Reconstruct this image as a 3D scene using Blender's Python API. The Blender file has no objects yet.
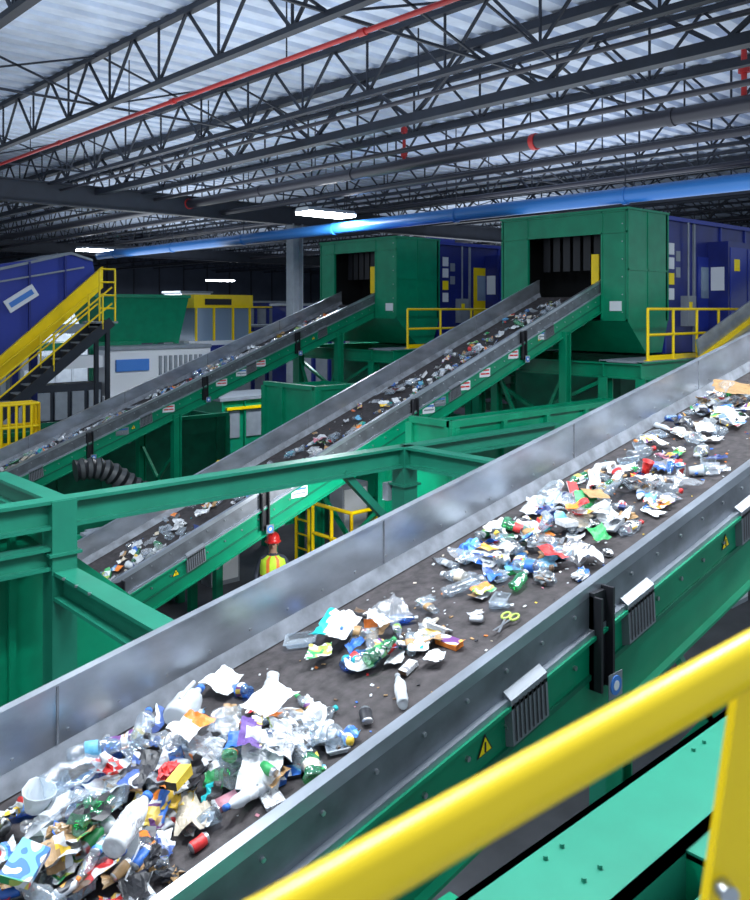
import bpy, math, random
from mathutils import Vector, Matrix, noise
random.seed(23)
H=5.8   # camera eye height above the hall floor; inputs below are eye-relative in z

# ------------------------------------------------------------------ materials
MATS={}
def mat(name,col,rough=.5,metal=0.,var=0.,scale=8.,alpha=1.,emit=0.,bump=0.,stretch=None,trans=0.,coat=0.):
    if name in MATS: return MATS[name]
    m=bpy.data.materials.new(name); m.use_nodes=True
    nt=m.node_tree; b=nt.nodes['Principled BSDF']
    c=(col[0],col[1],col[2],1)
    b.inputs['Base Color'].default_value=c
    b.inputs['Roughness'].default_value=rough
    b.inputs['Metallic'].default_value=metal
    b.inputs['Alpha'].default_value=alpha
    b.inputs['Coat Weight'].default_value=coat
    b.inputs['Transmission Weight'].default_value=trans
    if emit>0:
        b.inputs['Emission Color'].default_value=c
        b.inputs['Emission Strength'].default_value=emit
    if var>0 or bump>0:
        tc=nt.nodes.new('ShaderNodeTexCoord'); mp=nt.nodes.new('ShaderNodeMapping')
        nt.links.new(tc.outputs['Object'],mp.inputs[0])
        if stretch: mp.inputs['Scale'].default_value=stretch
        n=nt.nodes.new('ShaderNodeTexNoise'); n.inputs['Scale'].default_value=scale
        n.inputs['Detail'].default_value=6
        nt.links.new(mp.outputs[0],n.inputs[0])
        r=nt.nodes.new('ShaderNodeValToRGB')
        r.color_ramp.elements[0].position=.3; r.color_ramp.elements[1].position=.7
        r.color_ramp.elements[0].color=tuple(max(0,x*(1-var)) for x in col[:3])+(1,)
        r.color_ramp.elements[1].color=tuple(min(1,x*(1+var)) for x in col[:3])+(1,)
        nt.links.new(n.outputs[0],r.inputs[0])
        if var>0: nt.links.new(r.outputs[0],b.inputs['Base Color'])
        if bump>0:
            bp=nt.nodes.new('ShaderNodeBump'); bp.inputs['Strength'].default_value=bump
            bp.inputs['Distance'].default_value=.02
            nt.links.new(n.outputs[0],bp.inputs['Height']); nt.links.new(bp.outputs[0],b.inputs['Normal'])
    MATS[name]=m; return m

def film(name,tint,dens=.16):
    # thin clear plastic: transparent body, fresnel gloss, slight haze, crumple bump
    m=bpy.data.materials.new(name); m.use_nodes=True; nt=m.node_tree; nt.nodes.clear()
    N=nt.nodes.new; L=nt.links.new
    out=N('ShaderNodeOutputMaterial'); tr=N('ShaderNodeBsdfTransparent'); tr.inputs[0].default_value=tuple(.9*x+.08 for x in tint)+(1,)
    gl=N('ShaderNodeBsdfGlossy'); gl.inputs['Roughness'].default_value=.11; gl.inputs[0].default_value=(.97,.98,1,1)
    df=N('ShaderNodeBsdfDiffuse'); df.inputs[0].default_value=tuple(x*.75 for x in tint)+(1,)
    lw=N('ShaderNodeLayerWeight'); lw.inputs[0].default_value=.3
    tc=N('ShaderNodeTexCoord'); nz=N('ShaderNodeTexNoise'); nz.inputs['Scale'].default_value=38; nz.inputs['Detail'].default_value=3
    bp=N('ShaderNodeBump'); bp.inputs['Strength'].default_value=.7; bp.inputs['Distance'].default_value=.01
    L(tc.outputs['Object'],nz.inputs[0]); L(nz.outputs[0],bp.inputs['Height']); L(bp.outputs[0],gl.inputs['Normal']); L(bp.outputs[0],lw.inputs['Normal'])
    m1=N('ShaderNodeMixShader'); m1.inputs[0].default_value=.4; L(gl.outputs[0],m1.inputs[1]); L(df.outputs[0],m1.inputs[2])
    ma=N('ShaderNodeMath'); ma.operation='MULTIPLY_ADD'; L(lw.outputs['Facing'],ma.inputs[0]); ma.inputs[1].default_value=.6; ma.inputs[2].default_value=dens
    m2=N('ShaderNodeMixShader'); L(ma.outputs[0],m2.inputs[0]); L(tr.outputs[0],m2.inputs[1]); L(m1.outputs[0],m2.inputs[2]); L(m2.outputs[0],out.inputs[0])
    MATS[name]=m; return m
def printed(name,cols,scale=30):
    # packaging artwork: hard-edged colour patches
    m=bpy.data.materials.new(name); m.use_nodes=True; nt=m.node_tree; b=nt.nodes['Principled BSDF']; b.inputs['Roughness'].default_value=.35
    tc=nt.nodes.new('ShaderNodeTexCoord'); v=nt.nodes.new('ShaderNodeTexNoise'); v.inputs['Scale'].default_value=scale; v.inputs['Detail'].default_value=1.0
    mp=nt.nodes.new('ShaderNodeMapping'); mp.inputs['Scale'].default_value=(1,.55,1); mp.inputs['Rotation'].default_value=(0,0,.6)
    r=nt.nodes.new('ShaderNodeValToRGB'); r.color_ramp.interpolation='CONSTANT'
    ps=(0,.40,.5,.57,.66)
    e=r.color_ramp.elements
    while len(e)<len(cols): e.new(.5)
    for i,c in enumerate(cols): e[i].position=ps[i]; e[i].color=tuple(c)+(1,)
    nt.links.new(tc.outputs['Object'],mp.inputs[0]); nt.links.new(mp.outputs[0],v.inputs[0]); nt.links.new(v.outputs[0],r.inputs[0]); nt.links.new(r.outputs[0],b.inputs['Base Color'])
    MATS[name]=m; return m

GREEN=mat('green_paint',(.0,.23,.115),.36,0,.14,3)
GREEN2=mat('dark_green_paint',(.0,.12,.065),.45,0,.2,3)
TEAL=mat('grey_green_steel_paint',(.012,.19,.12),.4,0,.1,3)
GALV=mat('galvanised_sheet',(.42,.46,.52),.30,.75,.28,4,bump=.06,stretch=(.5,1,1))
GALVD=mat('galvanised_dark',(.16,.175,.2),.42,.6,.25,6)
BELT=mat('rubber_belt',(.038,.032,.034),.7,0,.5,14,bump=.35)
BLACK=mat('black_paint',(.012,.012,.016),.45)
DARK=mat('interior_shade',(.006,.007,.009),.9)  # near-black: shade inside cabins and bunkers put into the colour
STEEL=mat('roof_steel',(.018,.023,.036),.55,.2,.2,2)
DECK=mat('roof_deck',(.62,.70,.84),.5,.1,.16,1.5)
YEL=mat('yellow_paint',(.95,.66,.0),.35,0,.04,6)
BLUE=mat('blue_paint',(.008,.018,.17),.4,0,.2,2)
BLUE2=mat('blue_panel',(.015,.035,.30),.4)
LBLUE=mat('blue_pipe_paint',(.02,.14,.42),.4)
RED=mat('red_pipe_paint',(.42,.02,.02),.4)
PIPE=mat('dark_pipe',(.035,.035,.048),.4,.3)
WHITE=mat('white_paint',(.72,.74,.78),.5)
GREY=mat('grey_paint',(.25,.28,.32),.5,0,.12,3)
CONC=mat('concrete',(.07,.07,.08),.75,0,.35,1.2,bump=.1)
WALLM=mat('wall_cladding',(.05,.065,.10),.7,0,.2,.5)
LAMP=mat('lamp_lens',(.93,.97,1),.5,emit=45)
BOLT=mat('zinc_bolt',(.5,.52,.55),.3,.9)
GLASS=mat('window_glass',(.22,.3,.4),.15,.1)
STK_R=mat('red_label',(.7,.03,.03),.5)
STK_Y=mat('warning_yellow',(1,.75,0),.5)
STK_B=mat('label_blue',(.05,.2,.6),.5)
SKIRT=mat('skirt_sheet',(.20,.215,.245),.6,.2,.35,7)
VENT=mat('vent_cover_grey',(.22,.24,.27),.45,.4)

# ------------------------------------------------------------------ mesh builder
class B:
    def __init__(s,name): s.n=name; s.v=[]; s.f=[]; s.m=[]; s.sm=[]; s.ms=[]
    def mi(s,m):
        if m not in s.ms: s.ms.append(m)
        return s.ms.index(m)
    def add(s,vs,fs,m,smooth=False,M=None):
        o=len(s.v)
        if M is not None: vs=[M@Vector(v) for v in vs]
        s.v+= [tuple(v) for v in vs]
        many=isinstance(m,list)
        for i,f in enumerate(fs):
            s.f.append(tuple(j+o for j in f)); s.m.append(s.mi(m[i] if many else m)); s.sm.append(smooth)
    def box(s,x0,x1,y0,y1,z0,z1,m,M=None):
        vs=[(x,y,z) for x in(x0,x1) for y in(y0,y1) for z in(z0,z1)]
        s.add(vs,[(0,1,3,2),(4,6,7,5),(0,4,5,1),(2,3,7,6),(0,2,6,4),(1,5,7,3)],m,M=M)
    def bar(s,p0,p1,w,h,m,up=(0,0,1),M=None,off=(0,0)):
        p0=Vector(p0);p1=Vector(p1);d=(p1-p0).normalized();up=Vector(up)
        if abs(d.dot(up))>.97: up=Vector((1,0,0))
        sd=d.cross(up).normalized();u=sd.cross(d)
        vs=[]
        for p in(p0,p1):
            for a in(-1,1):
                for b in(-1,1): vs.append(p+sd*(a*w/2+off[0])+u*(b*h/2+off[1]))
        s.add(vs,[(0,1,3,2),(4,6,7,5),(0,4,5,1),(2,3,7,6),(0,2,6,4),(1,5,7,3)],m,M=M)
    def ibeam(s,p0,p1,w,h,m,t=.02,up=(0,0,1)):
        s.bar(p0,p1,t,h,m,up); s.bar(p0,p1,w,t*1.2,m,up,off=(0,h/2)); s.bar(p0,p1,w,t*1.2,m,up,off=(0,-h/2))
    def cyl(s,p0,p1,r,m,n=12,r2=None,cap=True,M=None,smooth=True):
        p0=Vector(p0);p1=Vector(p1);d=(p1-p0).normalized()
        up=Vector((0,0,1)) if abs(d.z)<.95 else Vector((1,0,0))
        a=d.cross(up).normalized();b=a.cross(d)
        r2=r if r2 is None else r2
        vs=[]
        for p,rr in((p0,r),(p1,r2)):
            for i in range(n):
                t=2*math.pi*i/n; vs.append(p+a*math.cos(t)*rr+b*math.sin(t)*rr)
        s.add(vs,[(i,(i+1)%n,n+(i+1)%n,n+i) for i in range(n)],m,smooth,M)
        if cap: s.add(vs,[tuple(range(n))[::-1],tuple(range(n,2*n))],m,False,M)
    def ball(s,c,r,m,n=8,sc=(1,1,1),M=None):
        vs=[];fs=[]
        for i in range(n+1):
            ph=math.pi*i/n
            for j in range(n*2):
                t=math.pi*j/n
                vs.append((c[0]+r*sc[0]*math.sin(ph)*math.cos(t),c[1]+r*sc[1]*math.sin(ph)*math.sin(t),c[2]+r*sc[2]*math.cos(ph)))
        k=2*n
        for i in range(n):
            for j in range(k): fs.append((i*k+j,(i+1)*k+j,(i+1)*k+(j+1)%k,i*k+(j+1)%k))
        s.add(vs,fs,m,True,M)
    def lathe(s,prof,ms,M,n=14,sq=(1,1),smooth=True,cr=0.):
        vs=[];off=Vector((random.random()*90,random.random()*90,0))
        for r,h in prof:
            for i in range(n):
                t=2*math.pi*i/n; v=Vector((r*math.cos(t)*sq[0],r*math.sin(t)*sq[1],h))
                if cr>0 and r>.02:
                    q=1+cr*noise.noise(v*14+off)+cr*.6*noise.noise(v*35+off); v.x*=q; v.y*=q
                vs.append(v)
        fs=[];mm=[]
        for k in range(len(prof)-1):
            o=k*n
            for i in range(n):
                fs.append((o+i,o+(i+1)%n,o+n+(i+1)%n,o+n+i)); mm.append(ms[k] if isinstance(ms,list) else ms)
        s.add(vs,fs,mm,smooth,M)
    def prism(s,prof,s0,s1,m,z0=0.,tan=0.):
        n=len(prof)
        vs=[(s0,a,z0+tan*s0+z) for a,z in prof]+[(s1,a,z0+tan*s1+z) for a,z in prof]
        s.add(vs,[(i,(i+1)%n,n+(i+1)%n,n+i) for i in range(n)]+[tuple(range(n))[::-1],tuple(range(n,2*n))],m)
    def prism_y(s,prof,y0,y1,m):
        n=len(prof)
        vs=[(x,y0,z) for x,z in prof]+[(x,y1,z) for x,z in prof]
        s.add(vs,[(i,(i+1)%n,n+(i+1)%n,n+i) for i in range(n)]+[tuple(range(n))[::-1],tuple(range(n,2*n))],m)
    def done(s,parent=None,fix=True):
        me=bpy.data.meshes.new(s.n)
        xs=[[v[i] for v in s.v] for i in range(3)]
        c=Vector([(min(q)+max(q))/2 for q in xs]); c.z=min(xs[2])
        me.from_pydata([tuple(Vector(v)-c) for v in s.v],[],s.f)
        for m in s.ms: me.materials.append(m)
        me.polygons.foreach_set('material_index',s.m)
        me.polygons.foreach_set('use_smooth',s.sm)
        me.update()
        if fix:
            import bmesh
            bm=bmesh.new(); bm.from_mesh(me); bmesh.ops.recalc_face_normals(bm,faces=bm.faces); bm.to_mesh(me); bm.free()
        o=bpy.data.objects.new(s.n,me); o.location=c+Vector((0,0,H))
        bpy.context.collection.objects.link(o)
        if parent: o.parent=parent
        return o

def CF(x,d,z):  # hall coordinates of a spot x metres right of and d metres ahead of the walkway viewpoint
    return Vector((.7368*x+.676*d,-.676*x+.7368*d,z))

# ------------------------------------------------------------------ room shell
FL=-5.8
b=B('floor'); b.box(-15,85,-12,85,FL-.2,FL,CONC); b.done()
b=B('ceiling')
p=.6; a=1.0; prof=[]
while a<84:
    prof+=[(a,5.75),(a+.34,5.75),(a+.38,5.9),(a+.56,5.9)]; a+=p
vs=[(1.0,y,z) for y,z in prof]+[(84,y,z) for y,z in prof]; n=len(prof)
b.add(vs,[(i,i+1,n+i+1,n+i) for i in range(n-1)],DECK); b.done(fix=False)
b=B('wall_back'); b.box(-15,85,84,84.3,FL,6,WALLM)
for i in range(0,95,3): b.box(-15+i,-14.9+i,83.9,84,FL,6,STEEL)
b.box(-15,85,83.85,84,-3.5,-1.2,GREY); b.done()
b=B('wall_right'); b.box(84,84.3,-12,84,FL,6,WALLM); b.done()

# roof joists
b=B('roof_joists')
s0=4.6
while s0<80:
    hi=5.66; lo=4.5
    y0,y1=1.,83.5
    b.bar((s0,y0,hi),(s0,y1,hi),.16,.11,STEEL); b.bar((s0,y0,lo),(s0,y1,lo),.16,.10,STEEL)
    y=y0; k=0
    pn=2.2
    while y<y1-pn:
        b.bar((s0,y,hi),(s0,y+pn/2,lo),.05,.05,STEEL); b.bar((s0,y+pn/2,lo),(s0,y+pn,hi),.05,.05,STEEL)
        b.bar((s0,y+pn/2,lo),(s0,y+pn/2,hi),.04,.04,STEEL)
        y+=pn; k+=1
    s0+=3.6
for y in (10,18,27,38,52,68):   # bridging
    b.bar((2,y,4.55),(80,y,4.55),.05,.05,STEEL)
    s0=4.6
    while s0<77:
        b.bar((s0,y,4.55),(s0+3.6,y,5.65),.04,.04,STEEL); b.bar((s0,y,5.65),(s0+3.6,y,4.55),.04,.04,STEEL); s0+=3.6
b.done(fix=False)
for gy in (30,56):
    b=B('roof_girder'); b.ibeam((2,gy,4.15),(83,gy,4.15),.4,.75,STEEL,.04)
    b.done()
for gx in (13.6,31,52):
    b=B('truss_girder')
    b.bar((gx,1,4.35),(gx,83.5,4.35),.26,.2,STEEL); b.bar((gx,1,5.6),(gx,83.5,5.6),.26,.18,STEEL)
    y=1
    while y<80:
        b.bar((gx,y,5.6),(gx,y+1.8,4.35),.08,.08,STEEL); b.bar((gx,y+1.8,4.35),(gx,y+3.6,5.6),.08,.08,STEEL); y+=3.6
    b.done(fix=False)
for cx,cy in ((22.7,30),(46,30),(22.7,56),(46,56),(66,56),(66,30)):
    b=B('steel_column'); b.ibeam((cx,cy,FL),(cx,cy,3.8),.5,.5,GREY,.05)
    b.box(cx-.35,cx+.35,cy-.35,cy+.35,FL,FL+.05,GREY); b.done()

# pipes
b=B('red_sprinkler_pipe'); b.cyl((8.9,1,4.4),(8.9,83,4.4),.045,RED,10)
for y in range(4,83,6): b.cyl((8.9,y-.08,4.4),(8.9,y+.08,4.4),.065,RED,10)
for y in range(6,83,6): b.bar((8.9,y,4.4),(8.9,y,5.7),.02,.02,STEEL)
b.done()
b=B('sprinkler_main_pipe'); b.cyl((17.4,1,4.25),(17.4,83,4.25),.18,PIPE,16)
for y in (13.,30): b.cyl((17.4,y-.07,4.25),(17.4,y+.07,4.25),.21,RED,14)
for y in (9.3,20,25): b.cyl((17.4,y-.07,4.25),(17.4,y+.07,4.25),.21,PIPE,14)
for y in range(4,83,5): b.bar((17.4,y,4.3),(17.4,y,5.6),.03,.03,STEEL)
b.cyl((17.4,17.7,4.4),(17.4,17.7,5.5),.05,RED,10); b.cyl((17.4,17.7,4.5),(17.4,17.7,4.75),.1,RED,10); b.cyl((17.4,17.7,5.2),(17.4,17.7,5.35),.1,RED,10)
b.cyl((17.4,7.7,4.3),(17.4,7.7,5.6),.06,RED,10); b.cyl((17.4,7.7,4.9),(17.4,7.7,5.1),.12,RED,10)
b.done()
for x,z,r in ((12.2,4.3,.05),(15.9,4.28,.07),(18.9,4.0,.10),(24,4.2,.08),(38,4.1,.1)):
    b=B('conduit_pipe'); b.cyl((x,1,z),(x,83,z),r,PIPE,8)
    for y in range(4,84,8): b.bar((x,y,z),(x,y,5.7),.025,.025,STEEL)
    b.done()
b=B('blue_air_duct'); b.cyl((20,5,3.05),(20,44,2.95),.21,LBLUE,18)
for y in range(6,44,6): b.cyl((20,y-.06,3.04-.0025*(y-5)),(20,y+.06,3.04-.0025*(y-5)),.235,LBLUE,18); b.bar((20,y,3.0),(20,y,5.75),.025,.025,STEEL)
b.done()

# high-bay lights
def lamp(s,a,z,e,L,W,up=False):
    l=bpy.data.lights.new('highbay_or_fill_lamp','AREA'); l.shape='RECTANGLE'; l.size=L; l.size_y=W; l.energy=e; l.color=(.86,.93,1)
    o=bpy.data.objects.new('highbay_or_fill_lamp',l); o.location=(s,a,z+H); bpy.context.collection.objects.link(o)
    if up: o.rotation_euler=(math.pi,0,0)  # upward ones are added fill, no fixture
def light(s,a,z,L=1.9,w=.45,e=420):
    b=B('highbay_light')
    b.prism([(a-w/2,z),(a+w/2,z),(a+w/3,z+.14),(a-w/3,z+.14)],s-L/2,s+L/2,GREY)
    b.box(s-L/2+.05,s+L/2-.05,a-w/2+.03,a+w/2-.03,z-.09,z,LAMP)
    for q in(-.6,.6): b.cyl((s+q,a,z+.14),(s,a,z+.9),.01,BLACK,6)
    b.cyl((s,a,z+.9),(s,a,5.7),.012,BLACK,6)
    b.done(); lamp(s,a,z-.15,e,L,w)
def gp(r,d): v=CF(r*d,d,0); return v.x,v.y
x,y=gp(-.058,29.6); light(x,y,3.38,2.1,.9,900)
x,y=gp(-.322,48); light(x,y,3.4,2.8,1.1,1900)
x,y=gp(-.183,82); light(x,y,2.9,2.6,1.2,1500)
for x,y in ((2,9),(5,3),(9,1.6),(2,4),(12.6,2.2)): light(x,y,4.0,1.9,.45,370)  # extra bays out of view, added for overhead light
# unseen upward fill lamps with no fixture, added to brighten the roof deck
for x,y,e in ((9,13,350),(17,11,350),(13,24,450),(25,17,460),(20,36,470),(36,30,520),(30,50,470),(50,42,470),(56,62,470)):
    lamp(x,y,2.5,e,9,9,True)

# ------------------------------------------------------------------ conveyors
def conveyor(name,aR,aL,z0,tan,s0,s1,h,grey=.23,green=.61,br=(),vents=(),legs=(),stick=()):
    b=B(name)
    def P(prof,m,q0=s0,q1=s1): b.prism(prof,q0,q1,m,z0,tan)
    zz=lambda s,d: z0+tan*s+d
    P([(aR,-.02),(aL,-.02),(aL,0),(aR,0)],BELT)
    P([(aR+.05,-.34),(aL-.05,-.34),(aL-.05,-.32),(aR+.05,-.32)],BELT)
    for sg,e in((1,aL),(-1,aR)):
        def Q(l): return [(e+sg*x,y) for x,y in l]
        P(Q([(0,-.06),(.012,-.06),(.012,h),(0,h)]),GALV)
        P(Q([(-.01,h-.0),(.05,h),(.05,h+.012),(-.01,h+.012)]),GALV)
        P(Q([(.038,h-.05),(.05,h-.05),(.05,h),(.038,h)]),GALV)
        P(Q([(-.045,.008),(-.038,.004),(.0,.10),(-.0,.115)]),SKIRT)
        P(Q([(.012,h-grey),(.05,h-grey),(.05,h-.05),(.012,h-.05)]),GALVD)
        P(Q([(.012,h-grey-.03),(.085,h-grey-.03),(.085,h-grey),(.012,h-grey)]),GALV)
        g0=h-grey-.03; g1=h-grey-green
        P(Q([(.02,g1),(.05,g1),(.05,g0),(.02,g0)]),GREEN)
        P(Q([(.02,g1),(.10,g1),(.10,g1+.02),(.02,g1+.02)]),GREEN)
        P(Q([(.02,g0-.02),(.10,g0-.02),(.10,g0),(.02,g0)]),GREEN)
        P(Q([(.05,g0-.26),(.065,g0-.26),(.065,g0-.23),(.05,g0-.23)]),GREEN2)
        q=s0+.2
        while q<s1:
            b.cyl((q,e+sg*.05,zz(q,h-.10)),(q,e+sg*.062,zz(q,h-.10)),.011,BOLT,6)
            b.cyl((q,e+sg*.05,zz(q,g0-.12)),(q,e+sg*.066,zz(q,g0-.12)),.014,BOLT,6)
            b.cyl((q,e-sg*.006,zz(q,.17)),(q,e,zz(q,.17)),.010,BOLT,6)
            q+=.3
        q=s0+1.0
        while q<s1:   # sheet seams
            b.bar((q,e-sg*.003,zz(q,.12)),(q,e-sg*.003,zz(q,h)),.012,.008,SKIRT,up=(0,1,0)); q+=2.44
    for q in br:
        for sg,e in((1,aL),(-1,aR)):
            y0=e+sg*.05; y1=e+sg*.13
            b.box(q-.07,q-.05,min(y0,y1),max(y0,y1),zz(q,h-grey-.36),zz(q,h-.06),BLACK)
            b.box(q+.05,q+.07,min(y0,y1),max(y0,y1),zz(q,h-grey-.36),zz(q,h-.02),BLACK)
            y2=e+sg*.08; y3=e+sg*.135; y4=e+sg*.14
            b.box(q-.07,q+.07,min(y0,y2),max(y0,y2),zz(q,h-grey-.36),zz(q,h-.04),BLACK)
            b.box(q+.0,q+.14,min(y1,y3),max(y1,y3),zz(q,h-grey-.42),zz(q,h-grey-.28),GALV)
            b.cyl((q+.07,y3,zz(q,h-grey-.35)),(q+.07,y4,zz(q,h-grey-.35)),.055,STK_B,16)
            b.cyl((q+.07,y4,zz(q,h-grey-.35)),(q+.07,y4+sg*.002,zz(q,h-grey-.35)),.028,WHITE,12)
    for q in vents:
        for sg,e in((-1,aR),):
            g0=h-grey+.02; y0=e-.05;y1=e-.10
            vs=[(q-.17,y0,zz(q-.17,g0+.01)),(q+.13,y0,zz(q+.13,g0+.01)),(q+.13,y1,zz(q+.13,g0-.02)),(q-.17,y1,zz(q-.17,g0-.02)),
                (q-.15,y1,zz(q-.15,g0-.26)),(q+.15,y1,zz(q+.15,g0-.26)),(q+.15,y0,zz(q+.15,g0-.28)),(q-.15,y0,zz(q-.15,g0-.28))]
            b.add(vs,[(0,1,2,3),(3,2,5,4),(4,5,6,7),(0,3,4,7),(1,6,5,2)],VENT)
            for i in range(8):
                x=q-.14+i*.035
                b.add([(x-.01,y1-.006,zz(x,g0-.04)),(x+.003,y1-.006,zz(x,g0-.04)),(x+.018,y1-.006,zz(x,g0-.24)),(x+.005,y1-.006,zz(x,g0-.24))],[(0,1,2,3)],BLACK)
            t=q-.32; zc=zz(t,g0-.18)
            b.add([(t-.06,y0-.004,zc-.05),(t+.06,y0-.004,zc-.05+.02),(t,y0-.004,zc+.06)],[(0,1,2)],BLACK)
            b.add([(t-.046,y0-.007,zc-.042),(t+.046,y0-.007,zc-.04+.015),(t,y0-.007,zc+.045)],[(0,1,2)],STK_Y)
            b.box(t-.006,t+.006,y0-.009,y0-.007,zc-.03,zc+.02,BLACK)
    for q,c in stick:
        b.box(q-.16,q+.16,aR-.058,aR-.05,zz(q,h-grey-.22),zz(q,h-grey-.04),WHITE if c else GALV)
        b.box(q-.13,q+.13,aR-.062,aR-.058,zz(q,h-grey-.10),zz(q,h-grey-.07),STK_R if c==1 else STK_B)
        b.box(q-.13,q+.13,aR-.062,aR-.058,zz(q,h-grey-.17),zz(q,h-grey-.14),STK_R if c==1 else GREY)
    q=s0+.4
    while q<s1-.3:
        b.cyl((q,aR,zz(q,-.32)),(q,aL,zz(q,-.32)),.06,GALVD,10)
        b.bar((q+.5,aR,zz(q+.5,-.2)),(q+.5,aL,zz(q+.5,-.2)),.1,.1,GREEN); q+=1.2
    b.cyl((s1-.05,aR-.02,zz(s1,-.18)),(s1-.05,aL+.02,zz(s1,-.18)),.18,BELT,20)
    b.cyl((s1-.05,aR-.35,zz(s1,-.18)),(s1-.05,aR-.05,zz(s1,-.18)),.13,BLACK,16)
    for q in legs:
        for e in(aR-.06,aL+.06):
            b.ibeam((q,e,FL),(q,e,zz(q,h-grey-green+.1)),.18,.18,GREEN,.02)
            b.box(q-.15,q+.15,e-.15,e+.15,FL,FL+.02,GREEN)
        b.bar((q,aR,zz(q,h-grey-green)-.1),(q,aL,zz(q,h-grey-green)-.1),.12,.14,GREEN)
        if zz(q,0)-FL>2.5:
            b.bar((q,aR,FL+.8),(q,aL,zz(q,-1.2)),.07,.07,GREEN)
            b.bar((q,aL,FL+.8),(q,aR,zz(q,-1.2)),.07,.07,GREEN)
    return b.done()

C1=dict(aR=2.77,aL=4.57,z0=-2.86,tan=.2016)
C2=dict(aR=10.9,aL=12.7,z0=-6.0,tan=.367)
C3=dict(aR=18.6,aL=20.3,z0=-6.15,tan=.367)
conveyor('belt_conveyor',**C1,s0=-1.6,s1=17.4,h=.44,br=(1.1,4.22,7.25,10.2,13.2),vents=(3.55,4.65,6.16,7.9,9.6,11.5),legs=(-.8,7.6,12.,16.))
conveyor('belt_conveyor',**C2,s0=1.6,s1=17.2,h=.42,grey=.26,green=.46,br=(5.2,7.6,10.9,14.1),vents=(6.4,9.3,12.,15),legs=(3.2,10.2,15.6),stick=((12.3,1),(12.9,1),(11.6,0),(13.8,1),(8.3,2),(11.3,2),(14.8,2)))
conveyor('belt_conveyor',**C3,s0=1.6,s1=17.2,h=.40,grey=.26,green=.46,br=(5.6,8.2,11.2,14.1),vents=(7,9.6,12.6,15),legs=(4.,10.4,15.6),stick=((9.6,1),(10.2,1),(9.0,0),(12.9,1),(12.3,2),(11.7,1)))

# ------------------------------------------------------------------ trash
PAL=dict(white=(.68,.70,.72),white2=(.48,.50,.53),cream=(.55,.48,.38),kraft=(.36,.22,.1),blue=(.03,.14,.5),sky=(.12,.38,.58),teal=(0,.36,.40),
 green=(.03,.3,.09),lime=(.4,.55,.1),red=(.6,.03,.03),orange=(.8,.22,.03),yellow=(.8,.55,.05),black=(.02,.02,.025),purple=(.12,.06,.25),grey=(.25,.27,.29),pink=(.5,.2,.25),navy=(.02,.04,.15),brown=(.12,.07,.04))
TM={k:mat('litter_'+k,v,.42,0,.2,25,bump=.2) for k,v in PAL.items()}
W_=(.62,.64,.67)
PR=[printed('print_blue',[W_,(.04,.15,.5),(.15,.4,.6),W_,(.5,.05,.05)],9),printed('print_red',[(.55,.03,.03),W_,(.75,.5,.05),W_,(.03,.03,.04)],8),
    printed('print_green',[W_,(.04,.3,.1),(.4,.5,.1),W_,(.6,.5,.1)],9),printed('print_dark',[(.02,.02,.03),(.05,.1,.3),W_,(.02,.02,.03),(.6,.3,.05)],8),
    printed('print_news',[W_,W_,(.3,.3,.32),W_,(.2,.2,.22)],30),printed('print_orange',[(.75,.22,.03),W_,(.15,.05,.2),(.7,.5,.1),W_],9)]
CLEAR=film('clear_plastic',(.86,.92,.97),.12)
FILM=film('clear_film',(.9,.93,.97),.22)
MILK=mat('milky_plastic',(.62,.66,.70),.3,0,alpha=.72)
CLG=film('green_plastic',(.05,.62,.25),.25)
CLB=film('blue_plastic',(.08,.4,.9),.25)
ALU=mat('aluminium_can',(.55,.57,.6),.3,.9)
WT=['white']*10+['white2']*7+['cream']*3+['kraft']*5+['blue']*3+['sky','teal','green','red','red','orange','orange','yellow']+['black']*6+['grey']*3+['pink','navy','navy','brown','brown']
rc=lambda: TM[random.choice(WT)]
rp=lambda: random.choice(PR) if random.random()<.38 else rc()
R=random.random
def sheet(b,M,L,W,c1,c2=None,n=8,amp=.35,curl=0.):
    ph=[(R()*6.28,random.uniform(4,13),R()*6.28,random.uniform(.3,1)) for _ in range(6)]
    vs=[];fs=[];ms=[]
    thr=random.uniform(-.3,.3); dr=R()*6.28
    asp=[.75+.35*R() for _ in range(8)]
    for i in range(n+1):
        for j in range(n+1):
            u=i/n-.5;v=j/n-.5
            z=0
            for d,fq,p0,am in ph:
                t=(u*math.cos(d)+v*math.sin(d))*fq+p0
                z+=am*abs((t/math.pi)%2-1)
            z=z/5*amp*min(L,W)
            k=int((math.atan2(v,u)+math.pi)/(2*math.pi)*7.99); e=1-(1-asp[k])*min(1,2*max(abs(u),abs(v)))
            vs.append((u*L*e+.05*L*(R()-.5),v*W*e+.05*W*(R()-.5),z+curl*u*u*L+.004))
    for i in range(n):
        for j in range(n):
            a=i*(n+1)+j
            u=i/n-.5;v=j/n-.5
            m=c1 if (c2 is None or u*math.cos(dr)+v*math.sin(dr)<thr) else c2
            fs.append((a,a+n+1,a+n+2)); ms.append(m); fs.append((a,a+n+2,a+1)); ms.append(m)
    b.add(vs,fs,ms,False,M)
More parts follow.
